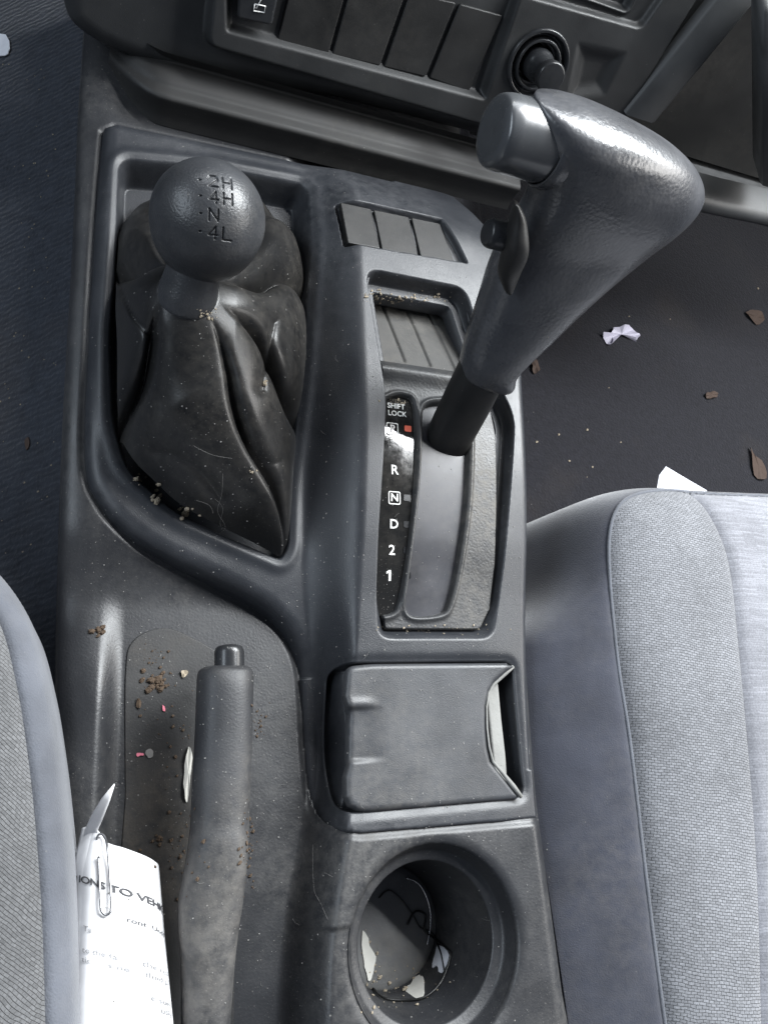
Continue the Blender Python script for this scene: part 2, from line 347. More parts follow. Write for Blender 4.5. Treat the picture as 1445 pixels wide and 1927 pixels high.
# ------------------------------------------------------------------ console height functions
def zc(y): return cin(y, (-.25, -.05, .02, .07, .10, .14, .19, .24, .29, .33, .355, .38, .41, .46), (0, 0, .002, .006, .010, .018, .026, .031, .035, .0385, .039, .033, .020, .01))
def zr(y): return -.012+(y-.1)*.10
def xfoot(y): return cin(y, (-.3, -.06, -.015, 0, .06, .11, .2, .36, .5), (.126, .127, .138, .141, .139, .131, .127, .129, .13))
def xwid(y): return cin(y, (-.3, 0, .06, .11, .2, .36, .5), (.014, .014, .018, .030, .038, .036, .036))
def z_panel0(X, Y):
    s = sm((X-xfoot(Y))/xwid(Y)); lo = np.where(Y > .15, zr(Y), cin(Y, (-.25, 0, .03, .06, .09, .12, .15), (-.031, -.031, -.030, -.026, -.018, -.0105, -.007)))
    return lo+(zc(Y)-lo)*s-.004*sm((X-.235)/.05)
def edge_r(dz): return np.array([at(x, y, z+dz)[:2] for x, y, z in [(1000, 1450, 0), (990, 1200, .005), (994, 1000, .018), (985, 750, .029), (966, 520, .037), (886, 352, .042), (868, 330, .043)]])
PANEL = np.concatenate([crv(pxy([(196, 228, .018), (180, 420, .006), (167, 640, -.004), (160, 860, -.012), (186, 948, -.015), (262, 1022, -.015), (400, 1092, -.016), (490, 1140, -.019), (535, 1188, -.025), (560, 1250, -.029),
                                 (568, 1330, -.030), (574, 1420, -.029), (590, 1500, -.022), (615, 1548, -.011), (652, 1568, -.004)], 0), False)[:-1],
                        pxy([(680, 1569), (1012, 1541)], -.002), crv(edge_r(-.004), False), np.array([(.235, .408), (.12, .408), (.012, .404)])])
SELREC = rnd(pxy([(683, 508), (872, 545), (925, 680)], .034).tolist()+pxy([(952, 800), (950, 1060), (944, 1201), (716, 1201)], .014).tolist()+pxy([(714, 1000), (716, 760)], .02).tolist(), .011)
ASHREC = rnd(pxy([(636, 1246), (968, 1243), (1000, 1500), (650, 1534)], .004), .008)
BLANKREC = rnd(pxy([(636, 368), (834, 410), (882, 497), (652, 457)], .038), .003)
BOOTREC = rnd(pxy([(222, 300, .014), (216, 470, .008), (203, 640, .0), (207, 800), (233, 888), (330, 970), (440, 1018), (532, 1056), (545, 1030), (545, 900), (566, 690, -.002), (580, 470, .008), (577, 352, .014), (400, 318, .014)], -.008), .010)
CUP = np.array((.196, -.085)); CUPR = .049
console = thing('center_console', 'dusty black plastic centre console between the two grey seats', 'console')

def z_panel(X, Y):
    Z = z_panel0(X, Y); sp = sdf(X, Y, PANEL)
    right = X > .15; rr = np.where(right & (Y < .0), .002, np.where(X > .2, .006, .009)); dd = np.where(right & (Y < .0), .002, np.where(X > .2, .005, .009))
    rr = np.where((~right) & (Y < .06), .004, rr); dd = np.where((~right) & (Y < .06), .003, dd)
    Z = Z-fil(np.maximum(sp, 0), rr, dd)
    sb = sdf(X, Y, BOOTREC); Z = Z-np.where(sb > 0, .020*sm(sb/.006), 0)+.0015*np.exp(-(sb+.004)**2/.000012)
    ss = sdf(X, Y, SELREC); wd = .003+.0075*sm((.105-Y)/.02); Z = Z-np.where(ss > 0, .012*sm(ss/wd), 0)
    sa = sdf(X, Y, ASHREC); Z = Z-.0015*np.exp(-(sa/.003)**2)-np.where(sa > 0, .018*sm(sa/.0025), 0)
    sk = sdf(X, Y, BLANKREC); Z = Z-np.where(sk > 0, .006*sm(sk/.0015), 0)
    return Z
upper = hf('upper_panel', -.01, .30, -.035, .43, .0007, z_panel, M['panel'], console,
           keep=lambda X, Y: np.minimum(sdf(X, Y, PANEL), .0085+.002*sm((.105-Y)/.02)-sdf(X, Y, SELREC)+0*X), skirt=.012)

# lower shell with the handbrake tray, left shoulder and cup boss
SHELL = np.concatenate([np.array([(-.012, .56)]), crv(pxy([(146, 250), (136, 480), (118, 800), (108, 1100), (105, 1300), (106, 1500), (108, 2100)], -.015), False),
                        np.array([(-.002, -.22), (.285, -.22), (.2745, -.12)]), crv(np.concatenate([pxy([(1022, 1541)], -.004), edge_r(-.010)+np.array((.001, 0))]), False), np.array([(.30, .56)])])
def z_shell(X, Y):
    fl = -.030+.0*X; fl = np.maximum(fl, np.where(Y > .1, -.030+sm((Y-.10)/.05)*(zr(Y)-.008+.030), -.030))
    sh = sm((.033-X)/.014)*.008*sm((.125-Y)/.08); fl = fl+sh
    fl = fl+.012*np.exp(-((X-.10)/.05)**2)*sm((Y-.05)/.06)*0
    boss = sm((X-xfoot(Y)+.006)/.022)
    Z = fl+(0-fl)*boss
    Z = np.where(X > .16, Z-.003*sm((X-.262)/.012), Z)
    d = np.hypot(X-CUP[0], Y-CUP[1]); Z = Z-fil(np.maximum(d-CUPR, 0), .007, .004)
    notch = sm((.166-X)/.003)*sm((-.069-Y)/.003); Z = Z-.0015*notch*boss
    sp = sdf(X, Y, PANEL); Z = np.where(sp > -.004, Z-.0015*sm((sp+.004)/.004), Z)-np.where(sp > .001, .016*sm(sp/.004), 0)
    se = sdf(X, Y, SHELL); Z = Z-fil(np.maximum(se, 0), np.where(X < .1, .020, .010), np.where(X < .1, .011, .009))
    return Z
hf('lower_shell', -.02, .31, -.21, .56, .0008, z_shell, M['shell'], console,
   keep=lambda X, Y: np.minimum(np.minimum(sdf(X, Y, SHELL), np.hypot(X-CUP[0], Y-CUP[1])-CUPR), .010-sdf(X, Y, PANEL)), skirt=.17)
lathe('cup_well', rprof([(.0502, -.03), (.0503, -.004), (.0500, -.0022), (.0490, -.0042), (.0462, -.0120), (.0425, -.0135), (.0405, -.0145), (.0355, -.073), (.0345, -.0755), (.0335, -.0755)], .0025), (CUP[0], CUP[1], 0), (0, 0, 1), M['shell'], console, 96)
lathe('cup_floor', [(.0345, -.0753), (.0335, -.0743), (.03, -.0740), (.015, -.0738), (.0, -.0738)], (CUP[0], CUP[1], 0), (0, 0, 1), M['cupfloor'], console, 64)
# floor plate round the handbrake
HBP = np.concatenate([crv(pxy([(236, 1500), (236, 1270), (252, 1205), (310, 1182), (368, 1204), (412, 1229)], -.03), False), pxy([(440, 1262), (446, 1400), (440, 1927)], -.03), np.array([(.085, -.2), (.0285, -.2)])])
plate('handbrake_floor_plate', HBP, -.0292, .002, .0006, M['plate'], console)

# ashtray lid with its finger notch
LID = np.concatenate([rnd(pxy([(648, 1300), (652, 1254), (700, 1249), (966, 1247)], .004), .005)[7:],
                      pxy([(968, 1254), (952, 1266), (930, 1286), (921, 1302), (916, 1330), (917, 1370), (921, 1405), (928, 1432), (945, 1452), (967, 1478), (984, 1500), (976, 1506)], .004),
                      pxy([(700, 1529), (680, 1527), (662, 1518), (653, 1500), (652, 1462), (658, 1440), (659, 1345), (652, 1325), (648, 1310)], .004)])
def z_lid(X, Y):
    x0, y0 = at(700, 1327, .004)[:2]; xa, ya = at(655, 1440, .004)[:2]
    Z = zc(Y)+.0012+0*X; s = sdf(X, Y, LID); Z = Z-fil(np.maximum(s, 0), .0035, .0035)
    sc_ = sm((y0-Y)/.003)*sm((Y-ya)/.004); Z = Z-.0018*sc_*sm((x0+.010-X)/.024)+.0009*np.exp(-((Y-y0-.001)/.003)**2)*sm((x0+.006-X)/.014)
    return Z
lid = hf('ashtray_lid', LID[:, 0].min()-.002, LID[:, 0].max()+.002, LID[:, 1].min()-.002, LID[:, 1].max()+.002, .0006, z_lid, M['lid'], console, keep=lambda X, Y: sdf(X, Y, LID), skirt=.0022)
edge = np.array([at(x, y, .003) for x, y in [(967, 1254), (951, 1267), (930, 1287), (921, 1303), (917, 1330), (918, 1370), (922, 1405), (929, 1433), (946, 1453), (967, 1479), (983, 1500)]])
tube('worn_edge', edge-np.array((0, 0, .0012)), [.0011, .0016, .0012, .0008, .0006, .0006, .0007, .0008, .0012, .0016, .0012], M['worn'], lid, 8)
plate('ashtray_liner', pxy([(915, 1290), (938, 1286), (944, 1350), (952, 1420), (956, 1478), (930, 1460)], -.003), -.003, .01, .0015, M['worn'], console)
# three blanking covers ahead of the cubby
_fr = lambda: None
for (a, b, c, d) in [((642, 377), (700, 390), (716, 466), (656, 455)), ((705, 391), (771, 405), (788, 481), (720, 467)), ((776, 406), (830, 417), (857, 494), (793, 482))]:
    plate('switch_blank', rnd(pxy([a, b, c, d], .036), .001, 3), lambda x, y: zc(y)-.0035, .004, .0006, M['blank'], console)

# selector insert
SLOT_I = crv(pxy([(722, 775), (732, 754), (757, 752), (773, 768), (781, 850), (783, 950), (778, 1050), (769, 1120), (757, 1140), (722, 1142), (717, 1120), (718, 1050), (724, 900)], .021), True, 6)
SLOT_L = crv(pxy([(794, 790), (800, 768), (830, 763), (866, 766), (877, 800), (882, 880), (883, 960), (876, 1070), (866, 1126), (850, 1142), (802, 1145), (788, 1128), (788, 1080), (792, 980), (796, 880)], .021), True, 6)
RIB = pxy([(920, 1170, .004), (934, 1060, .012), (938, 940, .020), (934, 820, .024), (905, 690, .027), (870, 600, .03)], .02); RIBY, RIBX = RIB[:, 1], RIB[:, 0]
Y_LIP = at(715, 684, .024)[1]
def z_ins(X, Y):
    Z = zc(Y)-.0055+0*X
    for S in (SLOT_I, SLOT_L):
        s = sdf(X, Y, S); Z = Z+.0014*np.exp(-((s+.0026)/.0015)**2)-np.where(s > -.001, .0060*sm((s+.001)/.0018), 0)
    Z = Z+.0035*np.exp(-((Y-Y_LIP+.006)/.0055)**2)
    return Z
ins = hf('selector_plate', .15, .285, at(720, 1196, .005)[1], Y_LIP, .0005, z_ins, M['insert'], console, keep=lambda X, Y: np.minimum(sdf(X, Y, SELREC)-.0016-.0065*sm((.105-Y)/.02), np.interp(Y, RIBY, RIBX)-X), skirt=.012)
def z_on(dz): return lambda X, Y: zc(Y)-.0055+dz+0*X
strip = hf('indicator_window', .15, .22, .08, .27, .001, z_on(-.0020), M['strip'], console, keep=lambda X, Y: sdf(X, Y, SLOT_I)+.0004)
hf('lever_slot_cover', .18, .26, .08, .27, .001, z_on(-.0042), M['cover'], console, keep=lambda X, Y: sdf(X, Y, SLOT_L)+.0004)
# cubby between insert and blanks
def z_cub(X, Y):
    yf, yb = Y_LIP, at(690, 512, .034)[1]; t = (Y-yf)/(yb-yf)
    Z = zc(yf)-.013-.012*t+.0*X
    for a, b in [((716, 562), (758, 682)), ((762, 573), (806, 690)), ((806, 583), (852, 697))]:
        L_ = np.array([at(*a, .008)[:2], at(*b, .015)[:2]]); Z = Z-.0014*np.exp(-(dline(X, Y, L_)/.0011)**2)
    return Z
hf('storage_cubby', .15, .29, Y_LIP-.004, .33, .0006, z_cub, M['cubby'], console, keep=lambda X, Y: sdf(X, Y, SELREC)+.001, skirt=.002)
CUBR = rnd(pxy([(688, 520), (862, 553), (905, 690), (712, 684)], .026), .006)
tube('cubby_rim', [(*p, float(zc(p[1]))-.0062) for p in crv(pxy([(689, 640), (687, 560), (690, 527), (700, 520), (780, 534), (850, 548), (868, 560), (882, 610)], .028), False, 6)], .0011, M['panel'], console, 8)
# marks on the indicator window
def on_strip(px, py, h=0.):
    c = at(px, py, .02)
    for _ in range(6): c = at(px, py, float(zc(c[1]))-.0074)
    t = nrm((0, 1, (zc(c[1]+.002)-zc(c[1]-.002))/.004)); n = nrm(np.cross((1, 0, 0), t))
    return lambda x, y, z: c+np.array((1, 0, 0))*x+t*y+n*(z+.00015)
def mark(s, px, py, size, bold=.00012): text_mesh('gear_mark', s, M['print_'], strip, on_strip(px, py), size, bold)
def box_mark(px, py, a, b):
    f = on_strip(px, py); o = rnd([(-a, -b), (a, -b), (a, b), (-a, b)], .0012, 4); i = rnd([(-a+.0006, -b+.0006), (a-.0006, -b+.0006), (a-.0006, b-.0006), (-a+.0006, b-.0006)], .0008, 4); m = len(o)
    mesh('gear_mark_box', [f(p[0], p[1], .0001) for p in o]+[f(p[0], p[1], .0001) for p in i], [(k, (k+1) % m, m+(k+1) % m, m+k) for k in range(m)], M['print_'], strip, False)
mark('SHIFT', 745, 765, .0048, .00005); mark('LOCK', 747, 779, .0048, .00005)
mark('P', 738, 807, .0065); box_mark(738, 807, .0040, .0040)
mark('R', 742, 885, .0085); mark('N', 742, 937, .0068); box_mark(742, 937, .0040, .0041)
mark('D', 741, 987, .0080); mark('2', 737, 1036, .0085); f = on_strip(733, 1083); o = [(.006*a, .0065*b) for a, b in [(-.1, .5), (.12, .5), (.12, -.5), (-.12, -.5), (-.12, .27), (-.36, .14), (-.36, .34)]]
mesh('gear_mark', [f(a, b, .0002) for a, b in o], [(0, 1, 2, 3, 4), (0, 4, 5, 6)], M['print_'], strip, False)
f = on_strip(767, 807); o = rnd([(-.0024, -.0020), (.0024, -.0020), (.0024, .0020), (-.0024, .0020)], .0008, 3)
mesh('position_marker', [f(p[0], p[1], .0003) for p in o], [tuple(range(len(o)))], M['red'], strip, False)
for py in (937, 987, 1036, 1083):
    f = on_strip(766, py); mesh('unlit_marker', [f(p[0], p[1], .0001) for p in o], [tuple(range(len(o)))], M['gloss'], strip, False)

# ------------------------------------------------------------------ dashboard
Od = at(640, 160, .06); Vd = nrm((0, .45, 1)); Ud = np.array((1., 0, 0)); Nd = np.cross(Ud, Vd)
FR = (Od, Ud, Vd, Nd)
def dp(px, py):
    q = on_plane(px, py, Od, Nd)-Od; return np.array((q.dot(Ud), q.dot(Vd)))
def dpx(pts): return np.array([dp(*p) for p in pts])
dash = thing('dashboard', 'dark grey centre dashboard with switch blanks above the console', 'dashboard')
FASC = np.concatenate([dpx([(90, -260), (104, -60), (112, 0)]), crv(dpx([(112, 0), (128, 58), (180, 100), (240, 127), (300, 147)]), False)[1:], dpx([(640, 206), (900, 272), (1150, 300), (1202, 216), (1400, -10), (1560, -260)])])
BEZ = rnd(dpx([(408, -120), (386, 92), (895, 238), (1165, 300), (1190, 205), (1440, -200)]), .008)
SWR = rnd(dpx([(420, -120), (424, 62), (915, 192), (1000, -60)]), .003)
RAD = rnd(dpx([(880, -160), (960, -12), (1208, 58), (1360, -160)]), .006)
RAD2 = rnd(dpx([(920, -200), (1010, -32), (1186, 30), (1300, -200)]), .004)
PKT = rnd(dpx([(1085, 75), (1183, 96), (1140, 182), (1060, 200)]), .003)
LC = dp(1012, 122); LR = .0200
def z_dash(X, Y):
    Z = 0*X-.014; sb = sdf(X, Y, BEZ); Z = Z+.014*sm((sb+.001)/.004)
    s = sdf(X, Y, SWR); Z = Z-.0075*sm(s/.005)
    s = sdf(X, Y, RAD); Z = Z-.006*sm(s/.003); s = sdf(X, Y, RAD2); Z = Z+.002*sm((s+.002)/.002)-.008*sm(s/.003)
    s = sdf(X, Y, PKT); Z = Z-.005*sm(s/.012)
    s = sdf(X, Y, FASC); Z = Z-fil(np.maximum(s, 0), .012, .012)
    return Z
hf('fascia', FASC[:, 0].min(), FASC[:, 0].max(), FASC[:, 1].min(), FASC[:, 1].max(), .0009, z_dash, M['dash'], dash, keep=lambda X, Y: np.minimum(sdf(X, Y, FASC), np.hypot(X-LC[0], Y-LC[1])-LR), frame=FR, skirt=.03)
# blanks: slanted pairs of edges read from the picture, one cover each
bl = [((540, 3), (649, 24), (622, 105), (526, 82)), ((656, 26), (754, 48), (718, 129), (629, 107)), ((762, 50), (852, 12), (806, 152), (727, 132)), ((866, 12), (946, 38), (888, 180), (812, 156))]
bl = [((560, -60), (661, -36), (621, 106), (524, 83)), ((668, -34), (768, -12), (718, 129), (628, 108)), ((776, -10), (862, 10), (804, 150), (726, 131)), ((870, 12), (950, 34), (886, 178), (812, 152))]
for q in bl: plate('switch_blank', rnd(dpx(q), .0015, 4), -.0050, .004, .0008, M['blank'], dash, frame=FR)
sw = plate('rear_wiper_switch', rnd(dpx([(452, -70), (532, -50), (512, 48), (446, 34)]), .003, 4), .0015, .006, .0016, M['gloss'], dash, frame=FR)
def d3(p, h): return Od+Ud*p[0]+Vd*p[1]+Nd*h
def dtube(name, pts, r, par): tube(name, [d3(dp(*p), .0018) for p in pts], r, M['print_'], par, 6)
dtube('wiper_symbol', [(479, 6), (499, 10), (497, 22), (477, 19), (479, 6)], .00035, sw)
dtube('wiper_symbol', [(482, 14), (492, -4), (500, -8)], .0003, sw)
# lighter socket and its knob
lo = d3(LC, 0)
sock = lathe('lighter_socket', rprof([(.0225, .0005), (.0220, .0026), (.0198, .0026), (.0186, -.003), (.0172, -.003), (.0160, .0018), (.0142, .0018), (.0136, -.004), (.0124, -.004), (.0116, -.02)], .001), lo, Nd, M['gloss'], dash, 48)
lathe('lighter_knob', rprof([(.0106, -.02), (.0104, .004), (.0085, .007), (.0070, .013), (.0095, .019), (.0100, .024), (.0092, .026), (0, .0262)], .002), lo, Nd, M['gloss'], dash, 48)
# underside of the fascia down to the console front
def prof_pts():
    out = []
    for py, z in [(190, .046), (202, .0362), (222, .0368), (238, .0352), (248, .0335), (263, .0330), (272, .0312), (284, .025), (300, .018), (318, .012)]:
        q = at(640, py, z); out.append((q[1], q[2]))
    return rprof(out, .0032, 4)
pf = prof_pts(); rings = []
for x in np.linspace(at(205, 140, .04)[0], at(905, 300, .03)[0]+.03, 40):
    k = max(0, .035-(x-at(205, 140, .04)[0]))/.035
    rings.append([(x, y+.035*k*k, z-.012*k*k) for y, z in pf])
loft('lower_rail', rings, M['deep'], dash, cap=False, closed=False)
# right flank trim and glovebox lip
t1 = [on_plane(x, y, Od, Nd) for x, y in [(1204, 218), (1290, 114), (1382, 0), (1482, -125)]]
rings = []
for p in t1: rings.append([p+np.array(d_) for d_ in ((-.016, .006, 0), (-.015, -.001, .0), (-.0135, -.0035, 0), (.010, -.0035, 0), (.0125, -.002, 0), (.0135, .002, 0), (.0135, .03, 0), (.0135, .10, 0))])
loft('side_trim', rings, M['dashtrim'], dash, cap=False, closed=False)
glove = thing('glovebox', 'dark glovebox door and shelf lip right of the console', 'glovebox')
lipp = [at(1296, 374, .02), at(1360, 390, .02), at(1445, 408, .02), at(1560, 440, .02)]
rings = [[p+np.array(d_) for d_ in ((0, .03, .004), (0, .004, .003), (0, 0, .0), (0, -.003, -.006), (0, .0, -.011), (0, .01, -.014), (0, .10, -.03))] for p in [lipp[0]-np.array((.12, 0, 0))]+lipp]
loft('shelf_lip', rings, M['dashtrim'], glove, cap=False, closed=False)
gp = [at(1200, 300, .03), at(1600, 430, .03)]
yb = gp[0][1]+.03
mesh('shelf_back', [(.25, yb+.03, .0), (.9, yb+.03, .0), (.9, yb+.09, .35), (.25, yb+.09, .35)], [(0, 1, 2, 3)], M['deep'], glove)
c0, c1 = at(1436, 345, .05), at(1442, 20, .2)
rings = [[p+np.array(d_) for d_ in ((-.004, .03, 0), (-.004, 0, 0), (-.002, -.003, 0), (.004, -.003, 0), (.02, 0, 0), (.03, .05, 0))] for p in (c0, (c0+c1)/2, c1)]
loft('door_edge', rings, M['dashtrim'], glove, cap=True, closed=True)

# ------------------------------------------------------------------ transfer lever: knob, neck, boot
trans = thing('transfer_lever', 'black ball-topped four wheel drive lever with wrinkled boot', 'gear lever')
KC = at(392, 412, .114); KR = .0272
cd = nrm(CAM-KC); k3 = np.array((409, 390))
def hit(px, py):
    d = nrm(MW@np.array((px-CX, py-CY, F_PX))); oc = CAM-KC; b = oc.dot(d); return CAM+d*(-b-math.sqrt(max(b*b-(oc.dot(oc)-KR*KR), 0)))
pole = nrm(hit(*k3)-KC); ex = nrm(hit(430, 393)-hit(385, 388)); ex = nrm(ex-pole*ex.dot(pole)); ey = np.cross(pole, ex)
STK = {'2': [[(0, .78), (.2, 1), (.8, 1), (1, .8), (1, .62), (0, 0), (1, 0)]], '4': [[(.75, 0), (.75, 1), (0, .3), (1, .3)]], 'H': [[(0, 0), (0, 1)], [(1, 0), (1, 1)], [(0, .5), (1, .5)]], 'N': [[(0, 0), (0, 1), (1, 0), (1, 1)]], 'L': [[(0, 1), (0, 0), (1, 0)]]}
strokes = []; u = .000262
for rowy, txt in ((345, '2H'), (373, '4H'), (402, 'N'), (430, '4L')):
    bx = (381-409)*u; by = (390-rowy)*u; strokes.append(np.array([(bx, by), (bx+.0006, by)]))
    for j, ch in enumerate(txt):
        for s in STK[ch]: strokes.append(np.array([((396-409)*u+j*.0064+a*.0040, by-.0027+b*.0050) for a, b in s]))
th = np.concatenate([np.linspace(.002, .62, 100), np.linspace(.64, math.pi-.35, 70)]); ph = np.linspace(0, 2*math.pi, 320, endpoint=False)
T, Pm = np.meshgrid(th, ph, indexing='ij'); A, B = KR*np.sin(T)*np.cos(Pm), KR*np.sin(T)*np.sin(Pm); R_ = np.full(T.shape, KR)
dmin = np.full(T.shape, 1.)
nn = 102
for s in strokes: dmin[:nn] = np.minimum(dmin[:nn], dline(A[:nn], B[:nn], s))
R_ = R_-.0008*sm((.00052-dmin)/.00034)
down = np.array((.0, .0, -1.)); P = KC+R_[..., None]*(np.sin(T)*np.cos(Pm))[..., None]*ex+R_[..., None]*(np.sin(T)*np.sin(Pm))[..., None]*ey+R_[..., None]*np.cos(T)[..., None]*pole
hz = (P-KC)@np.array((0, 0, 1.)); P = P+np.outer(np.minimum(hz, 0).ravel(), (0, 0, .28)).reshape(P.shape)
loft('knob', [r for r in P], M['knob'], trans)
NK = at(352, 560, .078); AX = nrm(NK-KC)
lathe('knob_collar', rprof([(.0125, .018), (.0140, .034), (.0150, .040), (.0148, .046), (.0125, .049), (.012, .07)], .002), KC, AX, M['knob'], trans, 40)
# boot: a gaiter gathered at the neck, rounded lobes between sharp valleys that run from the neck to the frame
BOOTOUT = rnd(pxy([(226, 440, -.004), (206, 520, -.006), (200, 640, -.008), (204, 800), (230, 892), (328, 974), (440, 1022), (534, 1060), (548, 1030), (549, 900), (568, 690), (566, 560), (545, 470), (480, 410), (380, 380), (270, 395)], -.010), .010)
BC = KC+AX*.038
VAL = [((248, 810, -.004), .80, .085, -.55), ((479, 960, -.004), .34, .045, .12), ((526, 800, .0), .62, .075, .25), ((210, 540, .0), .62, .12, -.25), ((560, 560, .0), .55, .09, -.2), ((300, 392, .0), .6, .15, .2), ((440, 396, .0), .6, .15, -.2), ((515, 440, .0), .4, .10, .1)]
def z_boot(X, Y):
    s = np.maximum(sdf(X, Y, BOOTOUT)+.002, 0); c = BC; dn = np.hypot(X-c[0], Y-c[1]); q = np.clip(s/(s+np.maximum(dn-.0150, 0)+1e-5), 0, 1)
    th = np.arctan2(Y-c[1], X-c[0]); base = zr(Y)-.020; H = c[2]-base
    lobe = .25*q+.75*np.sqrt(np.clip(1-(1-q)**2.2, 0, 1)); val = .25*q+.75*q**1.5; v = 0*X
    for p, st, wd, bend in VAL:
        P_ = at(*p); t0 = math.atan2(P_[1]-c[1], P_[0]-c[0]); dt = np.abs((th-t0-bend*q*q+.06*np.sin(9*q+t0*3)+math.pi) % (2*math.pi)-math.pi)
        v = np.maximum(v, st*np.exp(-(dt/wd)**1.1)*sm((1-q)/.38))
    Z = base+H*(lobe*(1-v)+val*v)
    px, py = proj(np.stack([X, Y, Z], -1)); fade = sm(s/.012)*sm((1-q)/.25)
    for pts, a, wd in [([(285, 850), (330, 855), (380, 885), (420, 935)], .0035, 24), ([(222, 520), (250, 580), (292, 636)], .0060, 11), ([(520, 600), (505, 680), (496, 728)], .0050, 11), ([(262, 690), (300, 740), (310, 800)], .0012, 14), ([(480, 840), (505, 870), (528, 868)], .0012, 9)]:
        Z = Z-fade*a*np.exp(-dline(px, py, crv(pts, False, 6))/wd)
    Z = Z+.0012*fade*np.sin(px*.021+py*.013)*np.sin(py*.017-px*.009)
    return Z
boot = hf('boot', BOOTREC[:, 0].min(), BOOTREC[:, 0].max(), BOOTREC[:, 1].min(), BOOTREC[:, 1].max(), .0007, z_boot, M['boot'], trans, keep=lambda X, Y: np.minimum(sdf(X, Y, BOOTREC)-.002, sdf(X, Y, BOOTOUT)))

# ------------------------------------------------------------------ automatic lever
auto = thing('selector_lever', 'black automatic gear selector lever with silver-lit thumb button', 'gear lever')
def sect(L_, R_, z, thk, e=2.4, n=48, zl=0.):
    a, b = at(*L_, z+zl), at(*R_, z); c = (a+b)/2; u_ = (b-a)/2; t = nrm(np.cross(u_, AXL)); q = np.linspace(0, 2*math.pi, n, endpoint=False)
    cs, sn = np.cos(q), np.sin(q); k = (np.abs(cs)**e+np.abs(sn)**e)**(-1/e)
    return c+np.outer(cs*k, u_)+np.outer(sn*k, t)*thk
AXL = nrm(at(1150, 330, .19)-at(840, 830, .02))
def smooth_loft(name, S, mat, parent, n=8):
    A_ = np.array(S); m = A_.shape[1]; rings = crv(A_.reshape(len(S), -1), False, n).reshape(-1, m, 3); return loft(name, list(rings), mat, parent)
smooth_loft('lower_stalk', [sect((797, 842), (878, 858), .006, .010), sect((805, 812), (886, 832), .020, .010), sect((835, 745), (920, 770), .045, .0105), sect((870, 672), (955, 700), .072, .011)], M['stalk'], auto)
smooth_loft('grip', [sect((862, 694), (962, 728), .062, .0135), sect((864, 684), (968, 722), .066, .0150), sect((872, 645), (980, 695), .078, .0160), sect((897, 570), (1048, 625), .102, .0170), sect((922, 500), (1122, 548), .125, .019), sect((955, 440), (1206, 470), .145, .021),
    sect((990, 390), (1276, 410), .163, .023), sect((1008, 345), (1309, 362), .176, .0245), sect((1014, 300), (1304, 318), .187, .0245), sect((1014, 255), (1272, 278), .197, .0225), sect((1012, 215), (1210, 240), .204, .018), sect((1010, 190), (1140, 205), .207, .012), sect((1012, 176), (1080, 182), .207, .006)], M['handle'], auto)
bo = at(1012, 268, .190); ba = nrm((-1, -.05, .02))
lathe('thumb_button', rprof([(.0150, -.012), (.0172, -.008), (.0175, .0), (.0170, .020), (.0158, .0245), (.0125, .0258), (0, .0250)], .0035, 6), bo, ba, M['button'], auto, 64)
lathe('button_surround', rprof([(.0195, -.012), (.0198, -.006), (.0188, -.003), (.0178, -.003), (.0175, -.006)], .0018), bo, ba, M['handle'], auto, 64)
fo = at(950, 445, .158)
smooth_loft('release_bracket', [sect((950, 548), (962, 550), .132, .003), sect((940, 515), (975, 508), .143, .005), sect((950, 460), (992, 470), .160, .007), sect((962, 405), (988, 412), .172, .006), sect((966, 380), (976, 384), .178, .003)], M['stalk'], auto)
lathe('release_pin', rprof([(.0072, -.008), (.0072, .0085), (.0060, .0110), (0, .0112)], .002, 5), fo, (-1, -.05, .05), M['gloss'], auto, 32)

# ------------------------------------------------------------------ handbrake
hb = thing('handbrake_lever', 'worn black handbrake lever lying in the left tray', 'handbrake')
AXL = nrm(at(430, 1260, .012)-at(390, 1900, .0))
def hs(l, r, py, z, thk, e=2.4): return sect((l, py), (r, py), z, thk, e)
smooth_loft('grip', [hs(392, 462, 1254, .012, .008), hs(380, 470, 1258, .012, .0115), hs(373, 475, 1268, .012, .0135), hs(371, 475, 1300, .012, .0145), hs(368, 473, 1380, .011, .0145), hs(363, 470, 1470, .010, .0145), hs(360, 467, 1540, .009, .0145),
    hs(357, 465, 1580, .009, .0150, 2.6), hs(350, 461, 1630, .008, .0150, 3), hs(338, 455, 1690, .007, .0145, 3), hs(336, 447, 1740, .006, .0145, 3), hs(341, 440, 1800, .005, .0145, 2.8), hs(342, 436, 1860, .004, .014), hs(342, 432, 1927, .003, .014), hs(344, 430, 2040, .002, .014)], M['grip'], hb)
tube('lever_arm', [at(388, 1930, -.004), at(386, 2050, -.02)], .008, M['stalk'], hb)
bo2 = at(432, 1262, .013); ax2 = nrm(at(432, 1222, .0135)-bo2)
lathe('release_button', rprof([(.0078, -.004), (.0078, .010), (.0068, .0125), (.0035, .0135), (0, .0136)], .0025, 5), bo2, ax2, M['gloss'], hb, 40)

